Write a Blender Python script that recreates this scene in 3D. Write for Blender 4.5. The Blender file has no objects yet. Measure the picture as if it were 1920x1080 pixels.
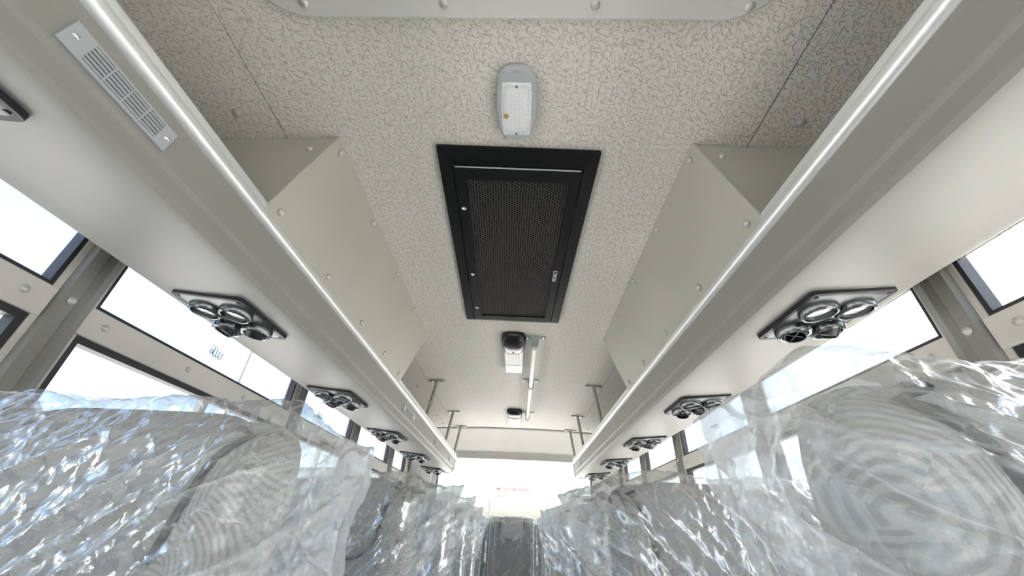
import bpy, bmesh, math, random
import numpy as np
from mathutils import Vector, Matrix, Euler

random.seed(7)
R = math.radians
PI = math.pi
SC = bpy.context.scene
COL = SC.collection
CZ = 1.05                      # eye height above the bus floor; heights below are given relative to it


def Z(z):
    return CZ + z


# ------------------------------------------------------------------ camera
pitch, yaw, roll = R(32.505), R(-1.936), R(2.703)
fwd = Vector((math.sin(yaw) * math.cos(pitch), math.cos(yaw) * math.cos(pitch), math.sin(pitch)))
r0 = Vector((math.cos(yaw), -math.sin(yaw), 0))
u0 = r0.cross(fwd)
rgt = r0 * math.cos(roll) + u0 * math.sin(roll)
upv = rgt.cross(fwd)
cam = bpy.data.cameras.new('camera')
cam.sensor_width = 36
cam.lens = 36 * 720 / 1920
cam.clip_start = 0.02
cam_ob = bpy.data.objects.new('camera', cam)
m = Matrix((rgt, upv, -fwd)).transposed().to_4x4()
m.translation = (0.035, 0, CZ)
cam_ob.matrix_world = m
COL.objects.link(cam_ob)
SC.camera = cam_ob

# ------------------------------------------------------------------ sky, sun, exposure
w = bpy.data.worlds.new('sky')
SC.world = w
w.use_nodes = True
nt = w.node_tree
bg = nt.nodes['Background']
sky = nt.nodes.new('ShaderNodeTexSky')
sky.sky_type = 'NISHITA'
sky.sun_disc = False
sky.sun_elevation = R(60)
sky.sun_rotation = R(80)
sky.air_density = 1.0
sky.dust_density = 4.5
sky.ozone_density = 1.0
nt.links.new(sky.outputs[0], bg.inputs[0])
bg.inputs[1].default_value = 0.30
sun = bpy.data.lights.new('sun', 'SUN')
sun.energy = 11.0
sun.angle = R(0.6)
sun.color = (1.0, 0.975, 0.94)
sun_ob = bpy.data.objects.new('sun', sun)
sun_ob.rotation_euler = (R(-6), R(30), 0)
COL.objects.link(sun_ob)
SC.view_settings.view_transform = 'Standard'
SC.view_settings.look = 'None'
SC.view_settings.gamma = 1
SC.view_settings.use_curve_mapping = False
SC.view_settings.exposure = 1.47
SC.cycles.max_bounces = 8
SC.cycles.diffuse_bounces = 4
SC.cycles.glossy_bounces = 3
SC.cycles.transparent_max_bounces = 14


# ------------------------------------------------------------------ material helpers
class NB:
    """small node-building helper"""
    def __init__(self, name):
        self.mat = bpy.data.materials.new(name)
        self.mat.use_nodes = True
        self.nt = self.mat.node_tree
        self.bsdf = self.nt.nodes['Principled BSDF']
        self.out = self.nt.nodes['Material Output']

    def n(self, kind, **kw):
        nd = self.nt.nodes.new(kind)
        for k, v in kw.items():
            setattr(nd, k, v)
        return nd

    def l(self, a, b):
        self.nt.links.new(a, b)

    def put(self, sock, v):
        if isinstance(v, bpy.types.NodeSocket):
            self.l(v, sock)
        else:
            sock.default_value = v

    def math(self, op, a, b=0.0, c=None):
        nd = self.n('ShaderNodeMath', operation=op)
        self.put(nd.inputs[0], a)
        self.put(nd.inputs[1], b)
        if c is not None:
            self.put(nd.inputs[2], c)
        return nd.outputs[0]

    def vmath(self, op, a, b=(0, 0, 0)):
        nd = self.n('ShaderNodeVectorMath', operation=op)
        self.put(nd.inputs[0], a)
        if op == 'SCALE':
            self.put(nd.inputs['Scale'], b)
        else:
            self.put(nd.inputs[1], b)
        return nd.outputs['Value'] if op == 'LENGTH' else nd.outputs[0]

    def coord(self):
        return self.n('ShaderNodeTexCoord').outputs['Object']

    def noise(self, co, scale, detail=3, rough=.5, dim='3D'):
        nd = self.n('ShaderNodeTexNoise', noise_dimensions=dim)
        self.put(nd.inputs['Vector'], co)
        nd.inputs['Scale'].default_value = scale
        nd.inputs['Detail'].default_value = detail
        nd.inputs['Roughness'].default_value = rough
        return nd

    def ramp(self, f, stops):
        nd = self.n('ShaderNodeValToRGB')
        self.put(nd.inputs[0], f)
        el = nd.color_ramp.elements
        while len(el) < len(stops):
            el.new(0.5)
        for e, (p, c) in zip(el, stops):
            e.position = p
            e.color = (*c, 1)
        return nd.outputs[0]

    def mixc(self, f, a, b):
        nd = self.n('ShaderNodeMix', data_type='RGBA')
        self.put(nd.inputs[0], f)
        self.put(nd.inputs[6], (*a, 1) if isinstance(a, tuple) else a)
        self.put(nd.inputs[7], (*b, 1) if isinstance(b, tuple) else b)
        return nd.outputs[2]

    def bump(self, h, strength, dist=0.002):
        nd = self.n('ShaderNodeBump')
        nd.inputs['Strength'].default_value = strength
        nd.inputs['Distance'].default_value = dist
        self.put(nd.inputs['Height'], h)
        return nd.outputs[0]

    def set(self, **kw):
        for k, v in kw.items():
            self.put(self.bsdf.inputs[k.replace('_', ' ')], v)
        return self


def paint(name, col, rough=.5, var=.06, metal=0.0, grain=90, bump=.05, coat=0.0):
    b = NB(name)
    co = b.coord()
    n1 = b.noise(co, 3.5, 4).outputs[0]
    lo = tuple(c * (1 - var) for c in col)
    hi = tuple(min(1, c * (1 + var)) for c in col)
    c = b.ramp(n1, [(.3, lo), (.7, hi)])
    n2 = b.noise(co, grain, 2).outputs[0]
    b.set(Base_Color=c, Roughness=rough, Metallic=metal, Normal=b.bump(n2, bump, .001))
    if coat:
        b.bsdf.inputs['Coat Weight'].default_value = coat
        b.bsdf.inputs['Coat Roughness'].default_value = .2
    return b.mat


def stroke_layer(b, co, scale, off, hw, hl):
    c2 = b.vmath('ADD', co, off)
    wob = b.noise(c2, 38, 2)
    wv = b.vmath('SCALE', b.vmath('SUBTRACT', wob.outputs[1], (.5, .5, .5)), .022)
    c3 = b.vmath('MULTIPLY', b.vmath('ADD', c2, wv), (1, 1, 0))
    v = b.n('ShaderNodeTexVoronoi', voronoi_dimensions='2D', feature='F1')
    b.l(c3, v.inputs['Vector'])
    v.inputs['Scale'].default_value = scale
    d = b.n('ShaderNodeSeparateXYZ')
    b.l(b.vmath('SUBTRACT', c3, v.outputs['Position']), d.inputs[0])
    s = b.n('ShaderNodeSeparateXYZ')
    b.l(v.outputs['Color'], s.inputs[0])
    ang = b.math('MULTIPLY_ADD', s.outputs[0], 2.4, -.3)
    ca, sa = b.math('COSINE', ang), b.math('SINE', ang)
    u = b.math('ADD', b.math('MULTIPLY', d.outputs[0], ca), b.math('MULTIPLY', d.outputs[1], sa))
    t = b.math('SUBTRACT', b.math('MULTIPLY', d.outputs[1], ca), b.math('MULTIPLY', d.outputs[0], sa))
    t = b.math('ADD', t, b.math('MULTIPLY', b.math('MULTIPLY', u, u), 34.0))
    # tapered stroke
    wd = b.math('MULTIPLY', b.math('SUBTRACT', 1.0, b.math('DIVIDE', b.math('ABSOLUTE', u), hl)), hw)
    f = b.math('SUBTRACT', wd, b.math('ABSOLUTE', t))
    return b.math('MAXIMUM', b.math('MINIMUM', b.math('DIVIDE', f, hw * .45), 1.0), 0.0)


def ceiling_vinyl():
    b = NB('patterned ceiling vinyl')
    co = b.coord()
    a = stroke_layer(b, co, 66, (0, 0, 0), .0014, .013)
    c = stroke_layer(b, co, 78, (3.7, 1.3, 0), .0012, .011)
    e = stroke_layer(b, co, 95, (9.1, 5.2, 0), .0010, .009)
    st = b.math('MAXIMUM', b.math('MAXIMUM', a, c), e)
    big = b.noise(co, 2.0, 3).outputs[0]
    base = b.ramp(big, [(.3, (.69, .665, .605)), (.7, (.74, .715, .655))])
    col = b.mixc(b.math('MULTIPLY', st, .85), base, (.40, .38, .32))
    b.set(Base_Color=col, Roughness=.62, Normal=b.bump(b.math('SUBTRACT', 1.0, st), .35, .0015))
    return b.mat


def seat_fabric(name, c0, c1):
    b = NB(name)
    co = b.coord()
    v = b.n('ShaderNodeTexVoronoi', feature='F1')
    cc = b.vmath('MULTIPLY', co, (1, .35, 1))
    b.l(cc, v.inputs['Vector'])
    v.inputs['Scale'].default_value = 12.5
    rnd = b.vmath('SCALE', b.vmath('SUBTRACT', v.outputs['Color'], (.5, .5, .5)), .20)
    d = b.vmath('LENGTH', b.vmath('SUBTRACT', cc, b.vmath('ADD', v.outputs['Position'], rnd)))
    wob = b.math('MULTIPLY', b.noise(co, 22, 2).outputs[0], 3.0)
    s = b.math('SINE', b.math('ADD', b.math('MULTIPLY', d, 1050.0), wob))
    weave = b.noise(co, 700, 1).outputs[0]
    f = b.ramp(b.math('MULTIPLY_ADD', s, .5, .5), [(.30, c0), (.62, c1)])
    col = b.mixc(b.math('MULTIPLY', weave, .35), f, tuple(x * .75 for x in c0))
    b.set(Base_Color=col, Roughness=.9, Normal=b.bump(b.math('ADD', b.math('MULTIPLY', s, .25), weave), .25, .002))
    return b.mat


def weave_fabric(name, col):
    b = NB(name)
    co = b.coord()
    wv = b.n('ShaderNodeTexWave', bands_direction='Z')
    b.l(co, wv.inputs['Vector'])
    wv.inputs['Scale'].default_value = 160
    wv.inputs['Distortion'].default_value = 3
    wv.inputs['Detail Scale'].default_value = 4
    n1 = b.noise(co, 500, 2).outputs[0]
    n2 = b.noise(co, 9, 3).outputs[0]
    c = b.ramp(n2, [(.3, tuple(x * .9 for x in col)), (.7, tuple(x * 1.08 for x in col))])
    c = b.mixc(b.math('MULTIPLY', n1, .3), c, tuple(x * .6 for x in col))
    b.set(Base_Color=c, Roughness=.85, Normal=b.bump(b.math('ADD', n1, wv.outputs[1]), .25, .001))
    return b.mat


def plastic_film():
    b = NB('crumpled clear plastic film')
    co = b.coord()
    streak0 = b.n('ShaderNodeMapping')
    b.l(co, streak0.inputs[0])
    streak0.inputs['Rotation'].default_value = (0, R(62), 0)
    milky = b.noise(b.vmath('MULTIPLY', streak0.outputs[0], (12, 18, 34)), 1.0, 4, .66).outputs[0]
    streak = b.n('ShaderNodeMapping')
    b.l(co, streak.inputs[0])
    streak.inputs['Rotation'].default_value = (0, R(48), 0)
    sn = b.noise(b.vmath('MULTIPLY', streak.outputs[0], (4, 2, 55)), 1.0, 2, .5).outputs[0]
    fine = b.noise(co, 240, 2, .7).outputs[0]
    crumple = b.n('ShaderNodeTexNoise', noise_type='RIDGED_MULTIFRACTAL')
    b.l(co, crumple.inputs['Vector'])
    crumple.inputs['Scale'].default_value = 52
    crumple.inputs['Detail'].default_value = 2
    at = b.n('ShaderNodeAttribute', attribute_name='fold')
    patch = b.math('MULTIPLY', b.math('MAXIMUM', b.math('SUBTRACT', milky, .52), 0.0), 1.7)
    bend = b.vmath('SCALE', b.vmath('SUBTRACT', b.noise(co, 5, 1).outputs[1], (.5, .5, .5)), .10)

    def lines(rot, sc, off, pw, gate_scale):
        mr = b.n('ShaderNodeMapping')
        b.l(b.vmath('ADD', co, bend), mr.inputs[0])
        mr.inputs['Rotation'].default_value = (0, R(rot), 0)
        mp = b.n('ShaderNodeMapping')
        b.l(mr.outputs[0], mp.inputs[0])
        mp.inputs['Location'].default_value = off
        mp.inputs['Scale'].default_value = sc
        nn = b.noise(mp.outputs[0], 1.0, 1, .45).outputs[0]
        rd = b.math('MAXIMUM', b.math('SUBTRACT', 1.0, b.math('MULTIPLY', b.math('ABSOLUTE', b.math('SUBTRACT', nn, .5)), 3.0)), 0.0)
        gate = b.math('MINIMUM', b.math('MAXIMUM', b.math('MULTIPLY', b.math('SUBTRACT', b.noise(b.vmath('ADD', co, off), gate_scale, 1).outputs[0], .53), 7.0), 0.0), 1.0)
        return b.math('MULTIPLY', b.math('POWER', rd, pw), gate)
    l1 = lines(-46, (2.2, 2, 26), (1.3, .2, .7), 22.0, 7)
    l2 = lines(52, (2.2, 2, 26), (4.3, 2.2, 3.7), 22.0, 7)
    lsum = b.math('MINIMUM', b.math('ADD', l1, l2), 1.0)
    stk = b.math('MULTIPLY', lsum, .42)
    h = b.math('ADD', b.math('MULTIPLY', fine, .16), b.math('ADD', b.math('MULTIPLY', sn, .7), b.math('ADD', b.math('MULTIPLY', lsum, .35), b.math('MULTIPLY', crumple.outputs[0], .13))))
    nrm = b.bump(h, .5, .004)
    fac = b.math('MINIMUM', b.math('ADD', b.math('MULTIPLY_ADD', at.outputs['Fac'], .64, .10), b.math('ADD', patch, stk)), .72)
    dif = b.n('ShaderNodeBsdfDiffuse')
    dif.inputs[0].default_value = (.96, .965, .97, 1)
    tra = b.n('ShaderNodeBsdfTranslucent')
    tra.inputs[0].default_value = (.96, .97, .98, 1)
    b.l(nrm, dif.inputs['Normal'])
    b.l(nrm, tra.inputs['Normal'])
    mx = b.n('ShaderNodeMixShader')
    mx.inputs[0].default_value = .5
    b.l(dif.outputs[0], mx.inputs[1])
    b.l(tra.outputs[0], mx.inputs[2])
    tp = b.n('ShaderNodeBsdfTransparent')
    tp.inputs[0].default_value = (.97, .98, .985, 1)
    m1 = b.n('ShaderNodeMixShader')
    b.l(fac, m1.inputs[0])
    b.l(tp.outputs[0], m1.inputs[1])
    b.l(mx.outputs[0], m1.inputs[2])
    gl = b.n('ShaderNodeBsdfGlossy')
    gl.inputs['Roughness'].default_value = .2
    b.l(nrm, gl.inputs['Normal'])
    fr = b.n('ShaderNodeFresnel')
    fr.inputs[0].default_value = 1.45
    m2 = b.n('ShaderNodeMixShader')
    b.l(b.math('MINIMUM', b.math('MULTIPLY_ADD', fr.outputs[0], 1.5, .01), .5), m2.inputs[0])
    b.l(m1.outputs[0], m2.inputs[1])
    b.l(gl.outputs[0], m2.inputs[2])
    b.l(m2.outputs[0], b.out.inputs[0])
    return b.mat


def pane_glass(name, tint=(.97, .985, .98)):
    b = NB(name)
    tp = b.n('ShaderNodeBsdfTransparent')
    tp.inputs[0].default_value = (*tint, 1)
    gl = b.n('ShaderNodeBsdfGlossy')
    gl.inputs['Roughness'].default_value = .02
    m1 = b.n('ShaderNodeMixShader')
    m1.inputs[0].default_value = .05
    b.l(tp.outputs[0], m1.inputs[1])
    b.l(gl.outputs[0], m1.inputs[2])
    b.l(m1.outputs[0], b.out.inputs[0])
    return b.mat


def lens_plastic(name, scale, col):
    b = NB(name)
    co = b.coord()
    v = b.n('ShaderNodeTexVoronoi', feature='F1')
    b.l(co, v.inputs['Vector'])
    v.inputs['Scale'].default_value = scale
    v.inputs['Randomness'].default_value = .1
    f = b.ramp(v.outputs[0], [(.25, (1, 1, 1)), (.62, (.45, .47, .5))])
    c = b.mixc(.55, f, col)
    b.set(Base_Color=c, Roughness=.12, Normal=b.bump(v.outputs[0], .9, .003))
    b.bsdf.inputs['Coat Weight'].default_value = .6
    return b.mat


M = dict(
    ceiling=ceiling_vinyl(),
    rack=paint('warm grey rack laminate', (.255, .249, .23), .48, .03, bump=.08, grain=160),
    duct=paint('beige duct sheet', (.40, .39, .335), .42, .03, coat=.25),
    hatch=paint('pale hatch sheet', (.62, .61, .58), .45, .03),
    header=paint('rear header sheet', (.46, .45, .41), .45, .04),
    wall=paint('beige wall sheet', (.56, .54, .505), .5, .05),
    post=paint('grey brown post cover', (.20, .195, .18), .42, .06, coat=.15),
    roof=paint('roof shell', (.3, .3, .3), .7),
    alu=paint('satin aluminium', (.78, .80, .79), .36, .03, metal=.55, bump=.02),
    bolt=paint('painted bolt head', (.50, .49, .465), .28, .03, metal=.35),
    chrome=paint('bright steel', (.82, .83, .84), .16, .02, metal=1.0, bump=0),
    black=paint('black powder coat', (.006, .0065, .007), .42, .05, bump=.15, grain=400),
    blackmesh=paint('black mesh', (.11, .105, .10), .5, .05),
    cavity=paint('dark cavity', (.012, .012, .012), .8),
    rubber=paint('black rubber seal', (.018, .019, .022), .5, .05),
    vent=paint('blue grey plastic vent', (.37, .395, .41), .4, .02),
    ventdark=paint('vent slot back', (.15, .165, .175), .6, .02),
    plate=paint('graphite panel', (.11, .115, .12), .34, .05, metal=.55, bump=.1, grain=300),
    platerim=paint('graphite rim', (.02, .021, .023), .45, .05),
    nozzle=paint('dark chrome bezel', (.13, .135, .14), .2, .03, metal=.9, bump=0),
    hole=paint('black air spout', (.008, .008, .009), .35),
    lamp_grey=paint('grey lamp housing', (.44, .46, .475), .38, .02),
    lens=lens_plastic('prismatic lens', 210, (.93, .94, .95)),
    lens2=lens_plastic('clear lamp lens', 60, (.92, .92, .90)),
    lampblack=paint('gloss black lamp housing', (.012, .012, .013), .2),
    stain=paint('ochre stain', (.45, .30, .10), .6),
    tube=paint('white tube', (.86, .86, .83), .25, .02),
    clip=paint('sage grey clip', (.33, .38, .355), .4, .03),
    stay=paint('grey stay tube', (.36, .36, .34), .35, .04, metal=.4),
    fabric=seat_fabric('arc patterned seat fabric', (.44, .43, .405), (.64, .63, .595)),
    plain=weave_fabric('grey seat fabric', (.33, .33, .315)),
    pad=weave_fabric('grey headrest fabric', (.50, .495, .475)),
    taupe=weave_fabric('dark taupe seat fabric', (.29, .275, .28)),
    piping=paint('dark piping', (.06, .065, .07), .55),
    film=plastic_film(),
    glass=pane_glass('window glass'),
    floor=paint('grey floor vinyl', (.20, .20, .20), .5, .1),
    ground=paint('pale sandy concrete', (.46, .45, .43), .9, .06, grain=2),
    red=paint('red lettering', (.75, .10, .12), .5),
    white=paint('white lettering', (.9, .9, .9), .4),
    blue=paint('blue lettering', (.06, .14, .5), .4),
    etch=paint('grey etched mark', (.10, .13, .15), .6),
    steelpole=paint('galvanised pole', (.13, .14, .145), .6),
)


for k in ('black', 'cavity', 'platerim', 'blackmesh'):
    M[k].node_tree.nodes['Principled BSDF'].inputs['Specular IOR Level'].default_value = .2


# ------------------------------------------------------------------ object helpers
def tag(o, label=None, cat=None, group=None, kind=None):
    if label:
        o['label'] = label
    if cat:
        o['category'] = cat
    if group:
        o['group'] = group
    if kind:
        o['kind'] = kind
    return o


def empty(name, loc, rot=(0, 0, 0)):
    o = bpy.data.objects.new(name, None)
    o.location = loc
    o.rotation_euler = rot
    o.empty_display_size = .05
    COL.objects.link(o)
    return o


class MB:
    """collects faces, links ONE mesh object; `o` is subtracted from every vertex"""
    def __init__(self, o=(0, 0, 0)):
        self.v, self.f, self.o = [], [], Vector(o)

    def add(self, vs, fs):
        k = len(self.v)
        self.v += [Vector(p) - self.o for p in vs]
        self.f += [tuple(i + k for i in f) for f in fs]
        return self

    def box(self, x0, x1, y0, y1, z0, z1):
        return self.add([(x, y, z) for z in (z0, z1) for y in (y0, y1) for x in (x0, x1)],
                        [(0, 2, 3, 1), (4, 5, 7, 6), (0, 1, 5, 4), (2, 6, 7, 3), (0, 4, 6, 2), (1, 3, 7, 5)])

    def prism_y(self, prof, y0, y1, caps=True):
        n = len(prof)
        vs = [(x, y0, z) for x, z in prof] + [(x, y1, z) for x, z in prof]
        fs = [(i, (i + 1) % n, (i + 1) % n + n, i + n) for i in range(n)]
        if caps:
            fs += [tuple(range(n)), tuple(range(n, 2 * n))]
        return self.add(vs, fs)

    def prism_z(self, prof, z0, z1):
        n = len(prof)
        vs = [(x, y, z0) for x, y in prof] + [(x, y, z1) for x, y in prof]
        fs = [(i, (i + 1) % n, (i + 1) % n + n, i + n) for i in range(n)] + [tuple(range(n)), tuple(range(n, 2 * n))]
        return self.add(vs, fs)

    def tube(self, pts, r, n=10, caps=True):
        pts = [Vector(p) for p in pts]
        k = len(pts)
        vs, fs = [], []
        ref = None
        for i, p in enumerate(pts):
            d = (pts[min(i + 1, k - 1)] - pts[max(i - 1, 0)]).normalized()
            if ref is None:
                ref = d.orthogonal().normalized()
            a = (ref - d * ref.dot(d)).normalized()
            ref = a
            b = d.cross(a)
            rr = r[i] if isinstance(r, (list, tuple)) else r
            vs += [p + (a * math.cos(2 * PI * j / n) + b * math.sin(2 * PI * j / n)) * rr for j in range(n)]
        for i in range(k - 1):
            fs += [(i * n + j, i * n + (j + 1) % n, (i + 1) * n + (j + 1) % n, (i + 1) * n + j) for j in range(n)]
        if caps:
            fs += [tuple(range(n)), tuple(range((k - 1) * n, k * n))]
        return self.add(vs, fs)

    def lathe(self, c, prof, n=24, axis=(0, 0, 1), close=True):
        """prof: list of (radius, height) along axis from point c"""
        ax = Vector(axis).normalized()
        a = ax.orthogonal().normalized()
        b = ax.cross(a)
        c = Vector(c)
        vs, fs = [], []
        for r, h in prof:
            vs += [c + ax * h + (a * math.cos(2 * PI * j / n) + b * math.sin(2 * PI * j / n)) * r for j in range(n)]
        for i in range(len(prof) - 1):
            fs += [(i * n + j, i * n + (j + 1) % n, (i + 1) * n + (j + 1) % n, (i + 1) * n + j) for j in range(n)]
        if close:
            fs += [tuple(range(n)), tuple(range((len(prof) - 1) * n, len(prof) * n))]
        return self.add(vs, fs)

    def mesh(self, name, mat, smooth=None, bevel=0):
        me = bpy.data.meshes.new(name)
        me.from_pydata([tuple(p) for p in self.v], [], self.f)
        bm = bmesh.new()
        bm.from_mesh(me)
        bmesh.ops.recalc_face_normals(bm, faces=bm.faces)
        bm.to_mesh(me)
        bm.free()
        me.materials.append(mat)
        if smooth is not None:
            me.polygons.foreach_set('use_smooth', [True] * len(me.polygons))
            me.set_sharp_from_angle(angle=R(smooth))
        return me

    def build(self, name, mat, parent=None, smooth=None, bevel=0, loc=None):
        o = bpy.data.objects.new(name, self.mesh(name, mat, smooth))
        COL.objects.link(o)
        if parent:
            o.parent = parent
        if loc is not None:
            o.location = loc
        elif self.o.length and not parent:
            o.location = self.o
        if bevel:
            md = o.modifiers.new('bevel', 'BEVEL')
            md.width = bevel
            md.segments = 2
            md.limit_method = 'ANGLE'
            md.angle_limit = R(40)
        return o


def copy_obj(o, parent=None):
    c = o.copy()
    COL.objects.link(c)
    c.parent = parent
    return c


def copy_tree(o, parent=None):
    c = copy_obj(o, parent)
    for ch in list(o.children):
        copy_tree(ch, c)
    return c


_bolt = {}


def bolt(parent, loc, normal, r=.008, mat='bolt', name='bolt'):
    """domed fastener head; loc is in the parent's local frame"""
    key = (round(r, 4), mat)
    if key not in _bolt:
        _bolt[key] = MB().lathe((0, 0, 0), [(r * 1.15, 0), (r * 1.15, r * .18), (r, r * .3), (r * .8, r * .6), (r * .4, r * .78)], 12).mesh('bolt', M[mat], 50)
    o = bpy.data.objects.new(name, _bolt[key])
    o.parent = parent
    o.location = loc
    o.rotation_euler = Vector((0, 0, 1)).rotation_difference(Vector(normal)).to_euler()
    COL.objects.link(o)
    return o


def text(name, body, size, mat, parent, loc, rot, extrude=.0006, bold=0.0):
    cu = bpy.data.curves.new(name, 'FONT')
    cu.body = body
    cu.size = size
    cu.extrude = extrude
    cu.offset = bold
    cu.align_x = 'CENTER'
    cu.align_y = 'CENTER'
    cu.resolution_u = 3
    tmp = bpy.data.objects.new(name + '_tmp', cu)
    COL.objects.link(tmp)
    dg = bpy.context.evaluated_depsgraph_get()
    me = bpy.data.meshes.new_from_object(tmp.evaluated_get(dg))
    bpy.data.objects.remove(tmp)
    me.materials.clear()
    me.materials.append(mat)
    o = bpy.data.objects.new(name, me)
    COL.objects.link(o)
    o.parent = parent
    o.location = loc
    o.rotation_euler = rot
    return o


def rrect(x0, x1, y0, y1, r, n=6):
    out = []
    for cx, cy, a0 in ((x1 - r, y1 - r, 0), (x0 + r, y1 - r, 90), (x0 + r, y0 + r, 180), (x1 - r, y0 + r, 270)):
        out += [(cx + r * math.cos(R(a0 + 90 * i / n)), cy + r * math.sin(R(a0 + 90 * i / n))) for i in range(n + 1)]
    return out


Y0, Y1 = -2.55, 4.27           # front and rear ends of the cabin
WX = 1.075                     # inner face of the side walls

# ------------------------------------------------------------------ ground and floor
tag(MB().box(-90, 90, -90, 110, -1.1, -1.0).build('ground', M['ground']), kind='structure')
tag(MB().box(-WX - .1, WX + .1, Y0 - .1, Y1 + .1, -.06, 0).build('floor', M['floor']), kind='structure')

# ------------------------------------------------------------------ ceiling: centre panel, side panels, roof shell
ceil = tag(empty('ceiling', (0, 0, Z(.85))), kind='structure')
CE = (0, 0, Z(.85))


def ceil_z(x):
    pts = [(0, .855), (.3, .852), (.45, .847), (.585, .840), (.70, .836), (.80, .829), (.90, .808), (.98, .765), (1.04, .70), (1.09, .60)]
    x = abs(x)
    for (a, za), (b, zb) in zip(pts, pts[1:]):
        if x <= b:
            return za + (zb - za) * (x - a) / (b - a)
    return .60


def ceil_strip(xs, y0, y1, th=.012):
    lo = [(x, Z(ceil_z(x))) for x in xs]
    up = [(x, Z(ceil_z(x) + th)) for x in reversed(xs)]
    return MB(CE).prism_y(lo + up, y0, y1)


CY1 = 3.85
ceil_strip([-.585, -.45, -.3, -.15, 0, .15, .3, .45, .585], Y0, CY1).build('centre_panel', M['ceiling'], ceil, smooth=30)
for s in (-1, 1):
    xs = [s * a for a in (.5885, .64, .70, .75, .80, .85, .90, .94, .98, 1.01, 1.04, 1.09)]
    if s < 0:
        xs.reverse()
    ceil_strip(xs, Y0, CY1).build('side_panel', M['ceiling'], ceil, smooth=30)
    for y in (-.35, .555, 2.25, 2.62, 2.98, 3.4, 3.7):
        bolt(ceil, (s * .675, y, ceil_z(.675) - .85), (0, 0, -1), .009)
        if y > 2:
            bolt(ceil, (s * .86, y + .1, ceil_z(.86) - .85), (0, 0, -1), .008)
MB(CE).box(-1.16, 1.16, Y0 - .08, Y1 + .1, Z(.885), Z(.93)).build('roof_shell', M['roof'], ceil)

# ------------------------------------------------------------------ side walls with posts, bands and windows
POSTS = {-1: [-2.2, -1.2, -.2, .808, 1.92, 2.72, 3.60], 1: [-2.2, -1.2, -.2, .82, 1.75, 2.67, 3.47]}
SILL, B0, B1, HEAD = -.27, .375, .448, .66
PW = .054                      # half width of the wall sheet beside a post
win_no = 0
for s in (-1, 1):
    nm = 'left' if s < 0 else 'right'
    wl = tag(empty('wall_' + nm, (s * WX, 0, 0)), kind='structure')
    WO = (s * WX, 0, 0)
    a, b = sorted((s * WX, s * (WX + .05)))
    MB(WO).box(a, b, Y0, Y1, 0, Z(SILL)).build('lower_panel', M['wall'], wl)
    MB(WO).box(a, b, Y0, Y1, Z(HEAD), Z(.89)).build('header_panel', M['wall'], wl)
    edges = POSTS[s]
    for y in edges:
        MB(WO).box(a, b, y - PW, y + PW, Z(SILL), Z(HEAD)).build('post_sheet', M['wall'], wl)
        # pressed cover standing proud of the sheet, with a raised flat and two bevels
        prof = [(-.040, 0), (-.034, .016), (-.010, .026), (-.004, .022), (.006, .022), (.012, .026), (.036, .016), (.042, 0)]
        mb = MB(WO)
        n = len(prof)
        vs = [(s * (WX - d), y + t, zz) for zz in (Z(SILL) - .02, Z(HEAD)) for t, d in prof]
        mb.add(vs, [(i, (i + 1) % n, (i + 1) % n + n, i + n) for i in range(n)] + [tuple(range(n)), tuple(range(n, 2 * n))])
        mb.build('post_cover', M['post'], wl, smooth=25)
        bolt(wl, (-s * .022, y - .018, Z(.43)), (-s, 0, 0), .009, 'bolt')
        bolt(wl, (-s * .022, y - .018, Z(-.1)), (-s, 0, 0), .009, 'bolt')
    spans = [(Y0, edges[0])] + list(zip(edges, edges[1:])) + [(edges[-1], Y1)]
    for i, (ya, yb) in enumerate(spans):
        ya2 = ya + (PW if i else .05)
        yb2 = yb - (PW if i < len(spans) - 1 else .14)
        if i == len(spans) - 1:
            MB(WO).box(a, b, yb2, yb, Z(SILL), Z(HEAD)).build('rear_post_sheet', M['wall'], wl)
        if i == 0:
            MB(WO).box(a, b, ya, ya2, Z(SILL), Z(HEAD)).build('front_post_sheet', M['wall'], wl)
        bx0, bx1 = sorted((s * (WX - .006), s * (WX + .045)))
        MB(WO).box(bx0, bx1, ya2 - .012, yb2 + .012, Z(B0), Z(B1)).build('window_band', M['wall'], wl, bevel=.003)
        k = max(2, int(round((yb2 - ya2) / .27)))
        for j in range(k):
            yy = ya2 + .045 + (yb2 - ya2 - .09) * j / (k - 1)
            bolt(wl, (-s * .006, yy, Z(.414)), (-s, 0, 0), .0085, 'bolt')
        win_no += 1
        wn = tag(empty('window_%d' % win_no, (s * (WX + .02), (ya2 + yb2) / 2, Z(.2))), kind='structure')
        WN = tuple(wn.location)
        x0, x1 = sorted((s * (WX + .018), s * (WX + .022)))
        MB(WN).box(x0, x1, ya2, yb2, Z(B1), Z(HEAD)).build('upper_pane', M['glass'], wn)
        MB(WN).box(x0, x1, ya2, yb2, Z(SILL), Z(B0)).build('lower_pane', M['glass'], wn)
        for nm2, z0, z1, sw in (('upper_seal', B1, HEAD, .011), ('lower_seal', SILL, B0, .017)):
            mb = MB(WN)
            q0, q1 = sorted((s * (WX + .004), s * (WX + .034)))
            mb.box(q0, q1, ya2, yb2, Z(z0), Z(z0) + sw)
            mb.box(q0, q1, ya2, yb2, Z(z1) - sw, Z(z1))
            mb.box(q0, q1, ya2, ya2 + sw, Z(z0) + sw, Z(z1) - sw)
            mb.box(q0, q1, yb2 - sw, yb2, Z(z0) + sw, Z(z1) - sw)
            mb.build(nm2, M['rubber'], wn)
        ym = (ya2 + yb2) / 2
        q0, q1 = sorted((s * (WX + .008), s * (WX + .03)))
        MB(WN).box(q0, q1, ym - .014, ym + .014, Z(SILL) + .017, Z(B0) - .017).build('sliding_stile', M['alu'], wn)

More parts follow.
